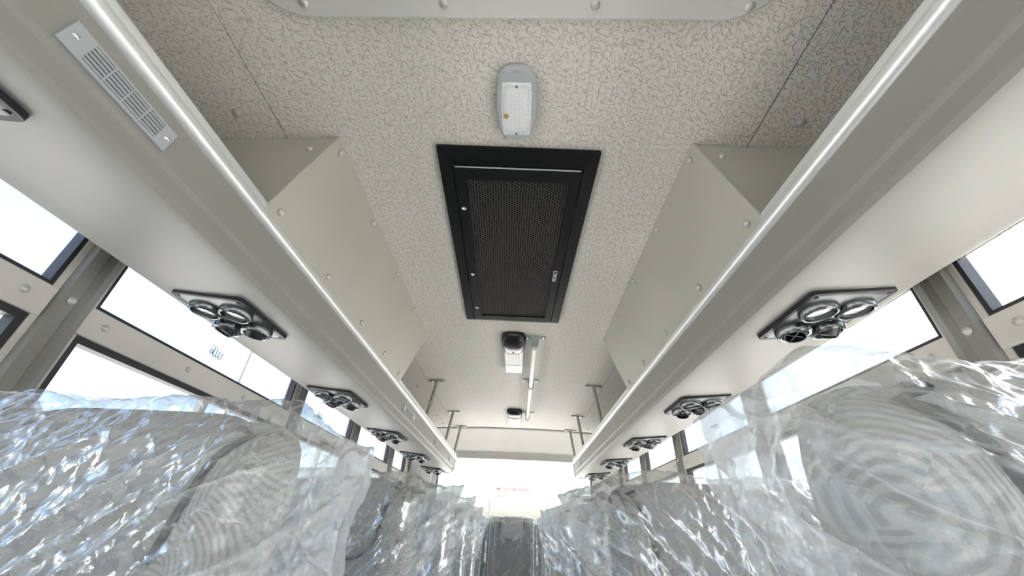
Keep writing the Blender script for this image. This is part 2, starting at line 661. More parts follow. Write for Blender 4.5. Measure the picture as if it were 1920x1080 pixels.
# ------------------------------------------------------------------ rear wall, header, rear window
wr = tag(empty('wall_rear', (0, Y1, 0)), kind='structure')
WR = (0, Y1, 0)
RX, RZ0, RZ1 = .775, -.25, .635
for s in (-1, 1):
    a, b = sorted((s * RX, s * (WX + .05)))
    MB(WR).box(a, b, Y1, Y1 + .05, Z(RZ0), Z(.89)).build('corner_pillar', M['wall'], wr)
    a, b = sorted((s * (RX + .05), s * (WX - .02)))
    MB(WR).prism_z([(s * (RX + .04), Y1), (s * (RX + .06), Y1 - .03), (s * (WX - .03), Y1 - .03), (s * WX, Y1)], Z(RZ0), Z(.62)).build('pillar_cover', M['wall'], wr)
    for zz in (.45, .2):
        bolt(wr, (s * .93, -.03, Z(zz)), (0, -1, 0), .009)
MB(WR).box(-WX - .05, WX + .05, Y1, Y1 + .05, 0, Z(RZ0)).build('lower_panel', M['wall'], wr)
MB(WR).box(-WX - .05, WX + .05, Y1, Y1 + .05, Z(RZ1), Z(.89)).build('upper_panel', M['wall'], wr)

hd = tag(empty('trim_1', (0, CY1, Z(.85))), kind='structure')
HD = (0, CY1, Z(.85))
prof = [(3.854, 0), (3.90, -.012), (3.98, -.040), (4.06, -.078), (4.13, -.118), (4.18, -.150), (4.20, -.158), (4.215, -.185), (4.225, -.225), (4.245, -.232), (4.262, -.232)]
mb = MB(HD)
xs = [i * .055 - 1.045 for i in range(39)]
vs, fs = [], []
for x in xs:
    for j, (y, dz) in enumerate(prof):
        t = j / (len(prof) - 1)
        vs.append((x, y, Z((ceil_z(x) + .002) * (1 - t) + .852 * t + dz)))
n = len(prof)
for i in range(len(xs) - 1):
    fs += [(i * n + j, i * n + j + 1, (i + 1) * n + j + 1, (i + 1) * n + j) for j in range(n - 1)]
mb.add(vs, fs)
ho = mb.build('header_sheet', M['header'], hd, smooth=30)
sd = ho.modifiers.new('thick', 'SOLIDIFY')
sd.thickness = .004
MB(HD).add([(x, yy, Z(ceil_z(x) + dz)) for x in xs for yy, dz in ((3.846, -.003), (3.858, -.003), (3.858, .004), (3.846, .004))],
           [(4 * i + j, 4 * i + (j + 1) % 4, 4 * i + 4 + (j + 1) % 4, 4 * i + 4 + j) for i in range(len(xs) - 1) for j in range(4)]).build('joint_strip', M['rubber'], hd)
for x in (-.42, .0, .45):
    bolt(hd, (x, 4.212 - CY1, .852 - .19 - .85), (0, -1, -.25), .009)

win_no += 1
rw = tag(empty('window_%d' % win_no, (0, Y1 + .02, Z(.2))), kind='structure')
RW = tuple(rw.location)
MB(RW).box(-RX, RX, Y1 + .018, Y1 + .023, Z(RZ0), Z(RZ1)).build('rear_pane', M['glass'], rw)
mb = MB(RW)
mb.box(-RX, RX, Y1 + .006, Y1 + .034, Z(RZ0), Z(RZ0) + .012).box(-RX, RX, Y1 + .006, Y1 + .034, Z(RZ1) - .01, Z(RZ1))
mb.box(-RX, -RX + .010, Y1 + .006, Y1 + .034, Z(RZ0), Z(RZ1)).box(RX - .010, RX, Y1 + .006, Y1 + .034, Z(RZ0), Z(RZ1))
mb.build('rear_seal', M['rubber'], rw)
tx = text('lettering', 'EMERGENCY BREAK GLASS', .036, M['red'], rw, (-.004, -.006, Z(.363) - RW[2]), (R(90), 0, 0), bold=.0009)
tx.scale = (.80, 1, 1)
tx['label'] = 'small red capital lettering on the rear glass'

# front bulkhead behind the viewer, with windscreen
wf = tag(empty('wall_front', (0, Y0, 0)), kind='structure')
WF = (0, Y0, 0)
MB(WF).box(-WX - .05, WX + .05, Y0 - .05, Y0, 0, Z(-.2)).build('lower_panel', M['wall'], wf)
MB(WF).box(-WX - .05, WX + .05, Y0 - .05, Y0, Z(.62), Z(.89)).build('upper_panel', M['wall'], wf)
for s in (-1, 1):
    a, b = sorted((s * .98, s * (WX + .05)))
    MB(WF).box(a, b, Y0 - .05, Y0, Z(-.2), Z(.62)).build('corner_pillar', M['wall'], wf)
win_no += 1
ws = tag(empty('window_%d' % win_no, (0, Y0 - .02, Z(.2))), kind='structure')
MB(tuple(ws.location)).box(-.98, .98, Y0 - .025, Y0 - .02, Z(-.2), Z(.62)).build('windscreen_pane', M['glass'], ws)

# small etched maker's marks on the left upper panes (strokes only)
for wi, yc_, first in ((5, 1.317, True), (6, 2.21, False), (7, 3.18, False)):
    wn = bpy.data.objects['window_%d' % wi]
    mb = MB(tuple(wn.location))
    xx = -(WX + .0165)

    def st(pts, r=.0016):
        mb.tube([(xx, yc_ - p[0] * .013, Z(.517 + p[1] * .013)) for p in pts], r, 5)
    st([(-2.4, .9), (-2.4, -.9), (-1.6, -1.2), (-1.2, -.6), (-1.2, .9)])
    st([(-1.2, -.6), (-.6, -1.2), (-.1, -.8), (-.1, 1.2)])
    st([(-.1, -.8), (.6, -1.2), (1.0, -.7), (1.0, 1.5)])
    st([(1.0, -.2), (1.7, -.9), (2.4, -.4), (2.1, .4), (1.5, .2), (1.4, -.5)])
    st([(2.0, 1.2), (2.3, 1.25)], .0015)
    st([(1.5, 1.5), (1.8, 1.55)], .0015)
    o = mb.build('etched_mark', M['etch'], wn)

# ------------------------------------------------------------------ luggage racks
RY1 = 3.90


def rack(s):
    nm = 'left' if s < 0 else 'right'
    t = empty('luggage_rack', (s * .57, 0, Z(.45)))
    tag(t, 'long warm grey overhead luggage rack with satin metal edge rail, along the %s windows' % nm, 'luggage rack', 'overhead luggage racks')
    O = tuple(t.location)
    prof = [(.552, .560), (.5525, .545), (.560, .492), (.565, .484), (.568, .460), (.574, .450), (.588, .4475), (.66, .4525), (.74, .459), (.80, .465),
            (.845, .471), (.868, .478), (.885, .494), (WX - .001, .595), (WX - .001, .612), (.88, .520), (.60, .478), (.576, .495), (.566, .560)]
    MB(O).prism_y([(s * x, Z(z)) for x, z in prof], Y0 + .01, RY1).build('shelf', M['rack'], t, smooth=22)
    # edge rail: round nose below, thin lip above
    rp = []
    for i in range(13):
        a = R(-150 + 300 * i / 12)
        rp.append((.5535 - .0150 * math.cos(a), .576 + .0165 * math.sin(a) * 1.0))
    MB(O).prism_y([(s * x, Z(z)) for x, z in rp], Y0 + .01, RY1 + .004).build('rail', M['alu'], t, smooth=35)
    MB(O).prism_y([(s * x, Z(z)) for x, z in ((.5485, .590), (.5455, .598), (.547, .607), (.552, .610), (.564, .606), (.564, .590))], Y0 + .01, RY1 + .002).build('rail_lip', M['alu'], t, smooth=35)
    # rounded rear cap
    cap = [(.548, .600), (.546, .57), (.556, .49), (.566, .452), (.60, .444), (.74, .455), (.80, .462), (.80, .48), (.62, .486), (.575, .505), (.57, .600)]
    MB(O).prism_y([(s * x, Z(z)) for x, z in cap], RY1, RY1 + .014).build('end_cap', M['rack'], t, bevel=.004)
    # stays from the ceiling
    for y in (2.50, 3.28, 3.80):
        x0, x1 = .520, .556
        z0, z1 = Z(ceil_z(x0) - .006), Z(.600)
        o = MB(O).tube([(s * x0, y, z0), (s * x1, y, z1)], .011, 10).build('stay', M['stay'], t, smooth=40)
        p = MB(O).prism_z(rrect(s * x0 - .055 if s < 0 else s * x0 - .055, s * x0 + .055, y - .016, y + .016, .012, 3), z0 - .002, z0 + .005).build('stay_plate', M['stay'], t)
        for dx in (-.036, .036):
            bolt(t, (s * x0 + dx - O[0], y - O[1], z0 - .002 - O[2]), (0, 0, -1), .007, 'chrome')
    return t


racks = {s: rack(s) for s in (-1, 1)}


# vent grilles and blank plates on the rack faces
def vent(s, y0, y1, z0, z1, label, slats=True):
    # the rack face from (.5525,.545) to (.560,.492)
    def fx(z):
        return .5525 + (.545 - z) / .053 * .0075
    yc, zc = (y0 + y1) / 2, (z0 + z1) / 2
    t = empty('vent_grille', (s * fx(zc), yc, Z(zc)))
    tag(t, label, 'vent')
    O = tuple(t.location)

    def P(y, z, d):
        return (s * (fx(z) - d), y, Z(z))

    def slab(ya, yb, za, zb, d0, d1):
        return [P(y, z, d) for d in (d0, d1) for z in (za, zb) for y in (ya, yb)], [(0, 1, 3, 2), (4, 6, 7, 5), (0, 4, 5, 1), (2, 3, 7, 6), (0, 2, 6, 4), (1, 5, 7, 3)]
    L = y1 - y0
    H = z1 - z0
    if slats:
        g0, g1 = y0 + L * .17, y1 - L * .13
        mb = MB(O)
        mb.add(*slab(y0, g0, z0, z1, -.001, .005)).add(*slab(g1, y1, z0, z1, -.001, .005))
        mb.add(*slab(g0, g1, z0, z0 + H * .14, -.001, .005)).add(*slab(g0, g1, z1 - H * .10, z1, -.001, .005))
        mb.build('plate', M['vent'], t)
        MB(O).add(*slab(g0, g1, z0 + H * .14, z1 - H * .10, -.002, .0008)).build('slot_back', M['ventdark'], t)
        hh = H * .76
        for k in range(5):
            a = z0 + H * .14 + hh * (k + .28) / 5
            MB(O).add(*slab(g0, g1, a, a + hh * .105, .0, .0045)).build('slat', M['vent'], t)
        for k in range(1, 4):
            yy = g0 + (g1 - g0) * k / 4
            MB(O).add(*slab(yy - .0012, yy + .0012, z0 + H * .14, z1 - H * .10, .001, .0052)).build('rib', M['vent'], t)
        for yy in (y0 + L * .06, y1 - L * .05):
            p = Vector(P(yy, zc + H * .05, .005)) - Vector(O)
            bolt(t, p, (-s, 0, -.1), .0042, 'chrome')
    else:
        MB(O).add(*slab(y0, y1, z0, z1, -.001, .003)).build('plate', M['rack'], t, bevel=.001)
        MB(O).add(*slab(y0 - .003, y1 + .003, z0 - .002, z0, -.001, .002)).build('lower_edge', M['rubber'], t)
        MB(O).add(*slab(y0 - .004, y0, z0, z1, -.001, .002)).build('front_edge', M['rubber'], t)
    return t


vent(-1, .228, .400, .498, .536, 'blue-grey slotted vent grille screwed to the near end of the left rack edge')
vent(-1, 1.97, 2.20, .503, .533, 'small far vent grille on the left rack edge near the first stay')
vent(-1, 2.86, 3.06, .500, .535, 'plain blank cover plate on the left rack edge before the rear end', False)
vent(-1, 3.55, 3.78, .500, .535, 'plain blank cover plate at the very rear end of the left rack edge', False)
vent(1, 3.45, 3.70, .500, .535, 'plain blank cover plate at the rear end of the right rack edge', False)


# ------------------------------------------------------------------ air and light panels under the racks
def louver_master():
    t = empty('air_outlet', (0, 0, 0))
    # local frame: x outwards, y along the bus, -z down (visible side)
    W_, L_ = .093, .112
    MB().prism_z(rrect(-W_, W_, -L_, L_, .012, 4), -.011, .0).build('rim', M['platerim'], t, smooth=30)
    p = MB()
    a = rrect(-W_ + .008, W_ - .008, -L_ + .008, L_ - .008, .010, 4)
    b = rrect(-W_ + .018, W_ - .018, -L_ + .018, L_ - .018, .008, 4)
    n = len(a)
    p.add([(x, y, -.0108) for x, y in a] + [(x, y, -.0135) for x, y in b], [(i, (i + 1) % n, (i + 1) % n + n, i + n) for i in range(n)] + [tuple(range(n, 2 * n))])
    p.build('plate', M['plate'], t, smooth=25)
    for x in (-.078, .078):
        for y in (-.097, .097):
            MB().lathe((x, y, -.0105), [(.0045, 0), (.0045, -.0025), (.003, -.003)], 10).build('screw', M['hole'], t)
    for k, x in enumerate((-.041, .041)):
        # reading lamp
        y = -.044
        ring = MB().lathe((x, y, -.010), [(.0395, 0), (.0395, -.010), (.037, -.016), (.034, -.018), (.0315, -.017), (.0300, -.008), (.0300, -.002)], 28, close=False).build('lamp_bezel', M['nozzle'], t, smooth=30)
        MB().lathe((x, y, -.0160), [(.0302, .002), (.0285, -.0012), (.018, -.0035), (.004, -.0045)], 24).build('lamp_lens', M['lens2'], t, smooth=40)
        MB().lathe((x, y, -.010), [(.0320, 0), (.0320, -.0042)], 24).build('lamp_well', M['hole'], t, smooth=40)
        # air spout
        y = .050
        MB().lathe((x, y, -.010), [(.0395, 0), (.0395, -.012), (.037, -.020), (.033, -.023), (.029, -.022), (.027, -.016)], 28, close=False).build('spout_bezel', M['nozzle'], t, smooth=30)
        tilt = Matrix.Rotation(R(18 if k else -10), 3, 'X') @ Matrix.Rotation(R(14), 3, 'Y')
        mb = MB()
        mb.lathe((0, 0, 0), [(.0285, .004), (.0285, -.006), (.026, -.016), (.0235, -.022), (.021, -.022), (.020, -.010), (.019, .002)], 24, close=False)
        mb.v = [tilt @ v + Vector((x, y, -.016)) for v in mb.v]
        sp = mb.build('spout', M['hole'], t, smooth=40)
        mb = MB().box(-.0012, .0012, -.020, .020, -.019, .0).box(-.020, .020, -.0012, .0012, -.019, .0)
        mb.lathe((0, 0, .0), [(.0205, 0), (.0205, -.004)], 20)
        mb.v = [tilt @ v + Vector((x, y, -.016)) for v in mb.v]
        mb.build('spout_vanes', M['hole'], t)
    for x in (-.022, .022):
        MB().lathe((x, .003, -.0115), [(.0105, 0), (.0105, -.002), (.0085, -.0035)], 18, close=False).build('button_ring', M['chrome'], t, smooth=40)
        MB().lathe((x, .003, -.0115), [(.0085, 0), (.0082, -.0032), (.004, -.0042)], 16).build('button', M['hole'], t, smooth=40)
    return t


ORD = ['nearest', 'second nearest', 'third nearest', 'fourth nearest', 'rearmost']
lm = louver_master()
first = True
SL = math.atan2(.478 - .4475, .868 - .588)
for s, ys in ((-1, [.20, .895, 1.61, 2.345, 3.075, 3.79]), (1, [.09, .795, 1.53, 2.255, 2.97, 3.70])):
    for i, y in enumerate(ys):
        if s > 0 and i == 0:
            continue
        o = lm if first else copy_tree(lm)
        first = False
        x = .730
        o.location = (s * x, y, Z(.4475 + (x - .588) * math.tan(SL)) - .001)
        o.rotation_euler = (0, -s * SL, 0) if s > 0 else (0, SL, 0)
        side = 'left' if s < 0 else 'right'
        if s < 0 and i == 0:
            tag(o, 'dark air outlet unit ahead of the long slotted vent, under the left rack', 'air outlet', 'overhead air and light units')
        else:
            tag(o, 'graphite panel with two lamps and two air spouts, %s under the %s rack' % (ORD[i - 1] + (' whole one' if i == 1 and s < 0 else ''), side), 'air outlet', 'overhead air and light units')


# ------------------------------------------------------------------ duct covers between ceiling and racks
def duct(s):
    nm = 'left' if s < 0 else 'right'
    y0, y1 = .622, 1.80
    t = empty('duct_cover', (s * .5, y0, Z(.85)))
    tag(t, 'beige sheet duct cover slanting from the ceiling down behind the %s rack rail' % nm, 'duct cover', 'duct covers')
    O = tuple(t.location)
    top, bot = (.448, ceil_z(.448) - .001), (.578, .512)
    mb = MB(O)
    mb.prism_y([(s * top[0], Z(top[1])), (s * bot[0], Z(bot[1])), (s * (bot[0] + .01), Z(bot[1])), (s * (top[0] + .01), Z(top[1]))], y0, y1)
    mb.build('front_sheet', M['duct'], t, bevel=.0025)
    outer = [(.456, ceil_z(.456) - .002)] + [(x, ceil_z(x) - .002) for x in (.585, .70, .80, .90, .95)] + [(.95, .56), (.60, .50), (.584, .512)]
    for ya, yb, pn in ((y0 + .004, y0 + .012, 'end_sheet'), (y1 - .012, y1 - .004, 'rear_end_sheet')):
        MB(O).prism_y([(s * x, Z(z)) for x, z in outer], ya, yb).build(pn, M['duct'], t)

    def face(f, y):
        return (s * (top[0] + (bot[0] - top[0]) * f - .002) - O[0], y - O[1], Z(top[1] + (bot[1] - top[1]) * f) - O[2])
    nr = (-s * .93, 0, -.36)
    for f, ys in ((.06, (.66, .93, 1.22, 1.50, 1.77)), (.70, (.66, .93, 1.22, 1.50, 1.74))):
        for y in ys:
            bolt(t, face(f, y), nr, .0078, 'bolt')
    bolt(t, (s * .515 - O[0], y0 + .004 - O[1], Z(.80) - O[2]), (0, -1, 0), .008, 'bolt')
    return t


for s in (-1, 1):
    duct(s)

# ------------------------------------------------------------------ roof hatch plate
t = empty('roof_hatch', (0, 0, Z(.853)))
tag(t, 'pale roof hatch cover with rounded corners and bolted edge, above the viewer', 'hatch')
O = tuple(t.location)
MB(O).prism_z(rrect(-.505, .505, -.55, .347, .11, 10), Z(.838), Z(.853)).build('cover', M['hatch'], t, smooth=40, bevel=.003)
for x in (-.40, -.13, .155, .44):
    for y in (.322, -.525):
        bolt(t, (x, y, -.015), (0, 0, -1), .0075, 'bolt')

# ------------------------------------------------------------------ dome light
t = empty('dome_light', (.008, .528, Z(.853)))
tag(t, 'grey framed dome light with prismatic lens between hatch and black grille', 'ceiling light')
out = []
for i in range(40):
    a = 2 * PI * i / 40
    c, sn = math.cos(a), math.sin(a)
    y = .090 * math.copysign(abs(sn) ** .45, sn)
    wd = .049 - .012 * (y / .09) ** 2
    out.append((wd * math.copysign(abs(c) ** .45, c), y))
inn = [(x * .90, y * .95) for x, y in out]
mb = MB()
n = len(out)
mb.add([(x, y, -.002) for x, y in out] + [(x, y, -.012) for x, y in out] + [(x, y, -.018) for x, y in inn],
       [(i, (i + 1) % n, (i + 1) % n + n, i + n) for i in range(n)] + [(i + n, (i + 1) % n + n, (i + 1) % n + 2 * n, i + 2 * n) for i in range(n)] + [tuple(range(2 * n, 3 * n))])
mb.build('housing', M['lamp_grey'], t, smooth=40)
# slightly domed lens
mb = MB()
nx, ny = 13, 25
vs = []
for j in range(ny):
    for i in range(nx):
        u, v = i / (nx - 1) * 2 - 1, j / (ny - 1) * 2 - 1
        wd = .035 - .003 * v * v
        vs.append((u * wd, .006 + v * .066, -.0185 - .006 * (1 - u ** 4) * (1 - v ** 6)))
mb.add(vs, [(j * nx + i, j * nx + i + 1, (j + 1) * nx + i + 1, (j + 1) * nx + i) for j in range(ny - 1) for i in range(nx - 1)])
mb.build('lens', M['lens'], t, smooth=60)
MB().lathe((-.024, .019, -.0228), [(.0072, 0), (.0066, -.0012), (.002, -.0016)], 9).build('stain_spot', M['stain'], t)
for y in (-.052, .066):
    MB().lathe((.0, y, -.0225), [(.003, 0), (.003, -.001)], 10).build('lens_pip', M['ventdark'], t)
MB().box(-.008, .008, -.086, -.080, -.0195, -.017).build('lens_catch', M['vent'], t)

# ------------------------------------------------------------------ air return grille
t = empty('air_return_grille', (.002, 1.132, Z(.851)), (0, 0, R(1.35)))
tag(t, 'large black air return grille with hexagonal mesh in the ceiling centre', 'air grille')
W_, L_ = .216, .483
mb = MB()
a, b = rrect(-W_, W_, -L_, L_, .003, 2), rrect(-W_ + .036, W_ - .036, -L_ + .052, L_ - .020, .004, 2)
n = len(a)
mb.add([(x, y, 0) for x, y in a] + [(x, y, -.008) for x, y in a] + [(x, y, -.014) for x, y in b] + [(x, y, .0) for x, y in b],
       [(i + k * n, (i + 1) % n + k * n, (i + 1) % n + (k + 1) * n, i + (k + 1) * n) for k in range(3) for i in range(n)])
mb.build('frame', M['black'], t, smooth=20)
DX0, DX1, DY0, DY1 = -W_ + .040, W_ - .040, -L_ + .058, L_ - .026
MX0, MX1, MY0, MY1 = -.143, .147, -L_ + .100, L_ - .062
door = MB()
door.box(DX0, MX0, DY0, DY1, -.017, -.003).box(MX1, DX1, DY0, DY1, -.017, -.003).box(MX0, MX1, DY0, MY0, -.017, -.003).box(MX0, MX1, MY1, DY1, -.017, -.003)
dr = door.build('door', M['black'], t)
MB().box(DX0 + .004, DX1 - .004, DY0 - .002, DY0 + .0005, -.0175, -.014).build('door_edge_highlight', M['lamp_grey'], t)  # pale strip: the highlight on the black door's near edge, put in as colour
# hexagonal mesh
px_, hx = MB(), []
pit = .0112
rows = int((MY1 - MY0) / (pit * .78))
ring = [(math.cos(R(60 * k)), math.sin(R(60 * k))) for k in range(6)]
cols = int((MX1 - MX0) / (pit * 1.5))
vs, fs = [], []
dxp = (MX1 - MX0) / (cols * 2) if cols else .01
cw = (MX1 - MX0) / 18.0      # spacing of same-phase columns
rh = cw * .577
ncol, nrow = 36, int((MY1 - MY0) / rh)
for cx in range(ncol + 1):
    for ry in range(nrow):
        x = MX0 + cx * cw / 2
        y = MY0 + (ry + (.5 if cx % 2 else 0)) * rh
        if y > MY1:
            continue
        k = len(vs)
        ro, ri = cw * .334, cw * .292
        for q, zz in ((ro, -.0125), (ri, -.0125), (ri, -.0105)):
            vs += [(min(max(x + c * q, MX0), MX1), min(max(y + sn * q, MY0), MY1), zz) for c, sn in ring]
        for e in range(6):
            f = (e + 1) % 6
            fs += [(k + e, k + f, k + 6 + f, k + 6 + e), (k + 6 + e, k + 6 + f, k + 12 + f, k + 12 + e)]
mb = MB()
mb.v = [Vector(v) for v in vs]
mb.f = fs
me = bpy.data.meshes.new('mesh_sheet')
me.from_pydata(vs, [], fs)
me.materials.append(M['blackmesh'])
o = bpy.data.objects.new('mesh_sheet', me)
COL.objects.link(o)
o.parent = t
o['kind'] = 'stuff'
MB().box(MX0 - .01, MX1 + .01, MY0 - .01, MY1 + .01, -.0015, -.001).build('filter_back', M['cavity'], t)
for y in (-.27, .085, .345):
    MB().lathe((DX0 + .016, y, -.017), [(.0075, 0), (.0075, -.003), (.0040, -.004), (.0036, -.0015)], 14).build('lock_screw', M['chrome'], t, smooth=30)
MB().box(DX1 - .0005, DX1 + .002, -.30, -.21, -.018, -.013).build('hinge', M['platerim'], t)
for i, (ch, mt) in enumerate((('I', 'blue'), ('NTACT', 'white'))):
    q = text('badge_lettering', ch, .022, M[mt], t, (MX1 + .009, .045 + (.0 if i == 0 else .0335), -.0178), (R(180), 0, R(-90)))


# ------------------------------------------------------------------ black lamps further back
def strip_lamp(y0, label):
    t = empty('ceiling_lamp', (-.005, y0, Z(.853)))
    tag(t, label, 'ceiling light', 'black ended ceiling lamps')
    # rounded black nose
    mb = MB()
    sec = [(0.0, .03, .020), (.012, .052, .034), (.05, .064, .044), (.10, .064, .046), (.15, .061, .044), (.19, .054, .038)]
    vs, fs = [], []
    N = 18
    for y, hw, dp in sec:
        for i in range(N + 1):
            a = PI * i / N
            c, sn = math.cos(a), math.sin(a)
            vs.append((hw * math.copysign(abs(c) ** .6, c), y, -dp * abs(sn) ** .5))
    for k in range(len(sec) - 1):
        fs += [(k * (N + 1) + i, k * (N + 1) + i + 1, (k + 1) * (N + 1) + i + 1, (k + 1) * (N + 1) + i) for i in range(N)]
    fs += [tuple(range(N + 1)), tuple(range((len(sec) - 1) * (N + 1), len(sec) * (N + 1)))]
    mb.add(vs, fs).build('nose', M['lampblack'], t, smooth=50)
    MB().box(-.005, .003, .166, .174, -.0465, -.040).build('indicator', M['red'], t)
    MB().prism_z(rrect(-.052, .052, .18, .50, .012, 4), -.034, -.002).build('lens', M['lens2'], t, smooth=40, bevel=.006)
    MB().prism_z(rrect(-.034, .034, .20, .36, .006, 3), -.0375, -.034).build('reflector', M['tube'], t, bevel=.002)
    MB().box(-.044, .044, .375, .385, -.037, -.034).build('lens_bar', M['chrome'], t)
    return t


strip_lamp(1.745, 'black nosed ceiling lamp with clear lens behind the black grille')
strip_lamp(3.16, 'far black nosed ceiling lamp near the rear header')

# ------------------------------------------------------------------ ceiling grab rail
t = empty('grab_rail', (.104, 1.78, Z(.853)))
tag(t, 'white ceiling grab rail held by three clips, beside the black nosed lamp', 'grab rail')
zt = -.046
for ya, yb in ((1.80, 2.47), (2.48, 3.31)):
    MB().tube([(0, ya - 1.78, zt), (0, yb - 1.78, zt)], .014, 14).build('tube', M['tube'], t, smooth=40)
for y in (1.80, 2.46, 3.26):
    c = y - 1.78
    mb = MB()
    # saddle clip with two ears
    prof = [(-.056, 0), (-.056, -.004), (-.020, -.005), (-.0185, -.046), (-.013, -.060), (0, -.065), (.013, -.060), (.0185, -.046), (.020, -.005), (.056, -.004), (.056, 0)]
    mb.prism_y(prof, c - .016, c + .022)
    mb.build('clip', M['clip'], t, smooth=30)
    for x in (-.040, .040):
        bolt(t, (x, c + .003, -.004), (0, 0, -1), .008, 'chrome')
MB().lathe((0, 3.31 - 1.78, zt), [(.014, 0), (.0155, .001), (.0155, .014), (.010, .020), (.003, .022)], 14, axis=(0, 1, 0)).build('end_cap', M['clip'], t, smooth=40)

# ------------------------------------------------------------------ seats
ZS = 1.185                      # top of the backrest above the floor
SEC = [(.40, .200, .080), (.46, .208, .100), (.60, .210, .105), (.75, .209, .105), (.90, .208, .105), (1.00, .208, .110), (1.08, .207, .108), (1.13, .204, .100),
       (1.155, .200, .088), (1.170, .192, .070), (1.180, .178, .046), (1.185, .150, .018)]


def sec_at(z):
    z = min(max(z, SEC[0][0]), SEC[-1][0])
    for a, b in zip(SEC, SEC[1:]):
        if z <= b[0]:
            t = (z - a[0]) / (b[0] - a[0])
            return a[1] + (b[1] - a[1]) * t, a[2] + (b[2] - a[2]) * t
    return SEC[-1][1:]


def back_yc(z):
    return .055 - .17 * (1.15 - z) - (.02 if z > 1.0 else 0) * (z - 1.0) / .185


def wing(x, z):
    a = min(max((abs(x) - .115) / .05, 0), 1)
    return -.020 * a * a * (3 - 2 * a) * min(1, max(0, (1.185 - z) / .05))


def front_y(x, z):
    w_, t_ = sec_at(z)
    q = min(abs(x) / w_, .98)
    return back_yc(z) - t_ / 2 * (1 - q ** 4) ** .25 + wing(x, z)


def seat_master(plain=False, small_pad=False):
    t = empty('bus_seat', (0, 0, 0))
    N = 48
    vs, fs = [], []
    zs = [SEC[0][0] + (1.13 - SEC[0][0]) * i / 14 for i in range(15)] + [1.145, 1.155, 1.163, 1.170, 1.176, 1.181, 1.185]
    for z in zs:
        w_, t_ = sec_at(z)
        for i in range(N):
            a = 2 * PI * i / N
            c, sn = math.cos(a), math.sin(a)
            x = w_ * math.copysign(abs(c) ** .5, c)
            y = t_ / 2 * math.copysign(abs(sn) ** .5, sn)
            vs.append((x, back_yc(z) + y + (wing(x, z) if sn < 0 else 0), z))
    for k in range(len(zs) - 1):
        fs += [(k * N + i, k * N + (i + 1) % N, (k + 1) * N + (i + 1) % N, (k + 1) * N + i) for i in range(N)]
    fs += [tuple(range(N)), tuple(range((len(zs) - 1) * N, len(zs) * N))]
    MB().add(vs, fs).build('backrest', M['taupe' if plain else 'fabric'], t, smooth=50)
    # headrest pad on the front face, rounded lower corners, rolled over the top
    hw0, zb = (.100, 1.02) if small_pad else (.134, 1.000)
    nx, nz = 25, 22
    vs, fs = [], []
    rim = []
    zt = 1.150
    for j in range(nz):
        v = j / (nz - 1)
        z = zb + (zt - zb) * v
        hw = hw0 * (1 if small_pad else (.86 + .14 * min(1, v * 1.4) + .26 * max(0, (z - 1.105) / .045) ** 2 * min(1, 1)))
        rc = .045
        if z < zb + rc:
            hw = hw - rc + math.sqrt(max(0, rc * rc - (zb + rc - z) ** 2))
        for i in range(nx):
            u = i / (nx - 1) * 2 - 1
            x = u * hw
            e = (1 - abs(u) ** 6) * min(1, (v + .0) / .12)
            roll = max(0, (v - .85) / .15)
            vs.append((x, front_y(x, z) - .002 - .016 * max(e, 0) ** .5 + roll * .006, z + roll * .010))
    # over the top to the back
    for q in range(1, 7):
        a = q / 6
        for i in range(nx):
            u = i / (nx - 1) * 2 - 1
            x = u * hw0 * (1 if small_pad else 1.26 - .20 * math.sin(PI * a))
            yb = back_yc(1.15) + .046
            y0_ = front_y(x, zt) - .010
            ang = PI / 2 * a
            vs.append((x, y0_ + (yb - y0_) * (.5 - .5 * math.cos(PI * a)), 1.160 + .034 * math.sin(PI * a) * (1 - .7 * u ** 8)))
    nzz = nz + 6
    fs = [(j * nx + i, j * nx + i + 1, (j + 1) * nx + i + 1, (j + 1) * nx + i) for j in range(nzz - 1) for i in range(nx - 1)]
    pad = MB().add(vs, fs).build('headrest_pad', M['taupe' if plain else 'pad'], t, smooth=60)
    if plain:
        pad.data.materials[0] = M['pad']
    # piping: along both sides and the bottom of the pad
    path = [vs[j * nx] for j in range(nzz - 1, -1, -1)] + [vs[i] for i in range(1, nx)] + [vs[j * nx + nx - 1] for j in range(1, nzz)]
    MB().tube([Vector(p) + Vector((0, -.001, 0)) for p in path], .0046, 7).build('piping', M['piping'], pad, smooth=60)
    # cushion
    mb = MB()
    pr = [(.02, .44), (-.02, .47), (-.25, .475), (-.44, .485), (-.475, .46), (-.47, .39), (-.40, .36), (.0, .35)]
    n = len(pr)
    vs = [(x, y - .06, z) for x, k in ((-.205, .97), (-.19, 1), (.19, 1), (.205, .97)) for y, z in [(a * k, b * k + (1 - k) * .42) for a, b in pr]]
    fs = [(q * n + i, q * n + (i + 1) % n, (q + 1) * n + (i + 1) % n, (q + 1) * n + i) for q in range(3) for i in range(n)] + [tuple(range(n)), tuple(range(3 * n, 4 * n))]
    mb.add(vs, fs).build('cushion', M['taupe' if plain else 'fabric'], t, smooth=40)
    for x in (-.16, .16):
        MB().box(x - .02, x + .02, -.40, -.36, 0, .37).build('leg', M['black'], t)
        MB().box(x - .02, x + .02, -.10, -.06, 0, .42).build('leg', M['black'], t)
    return t


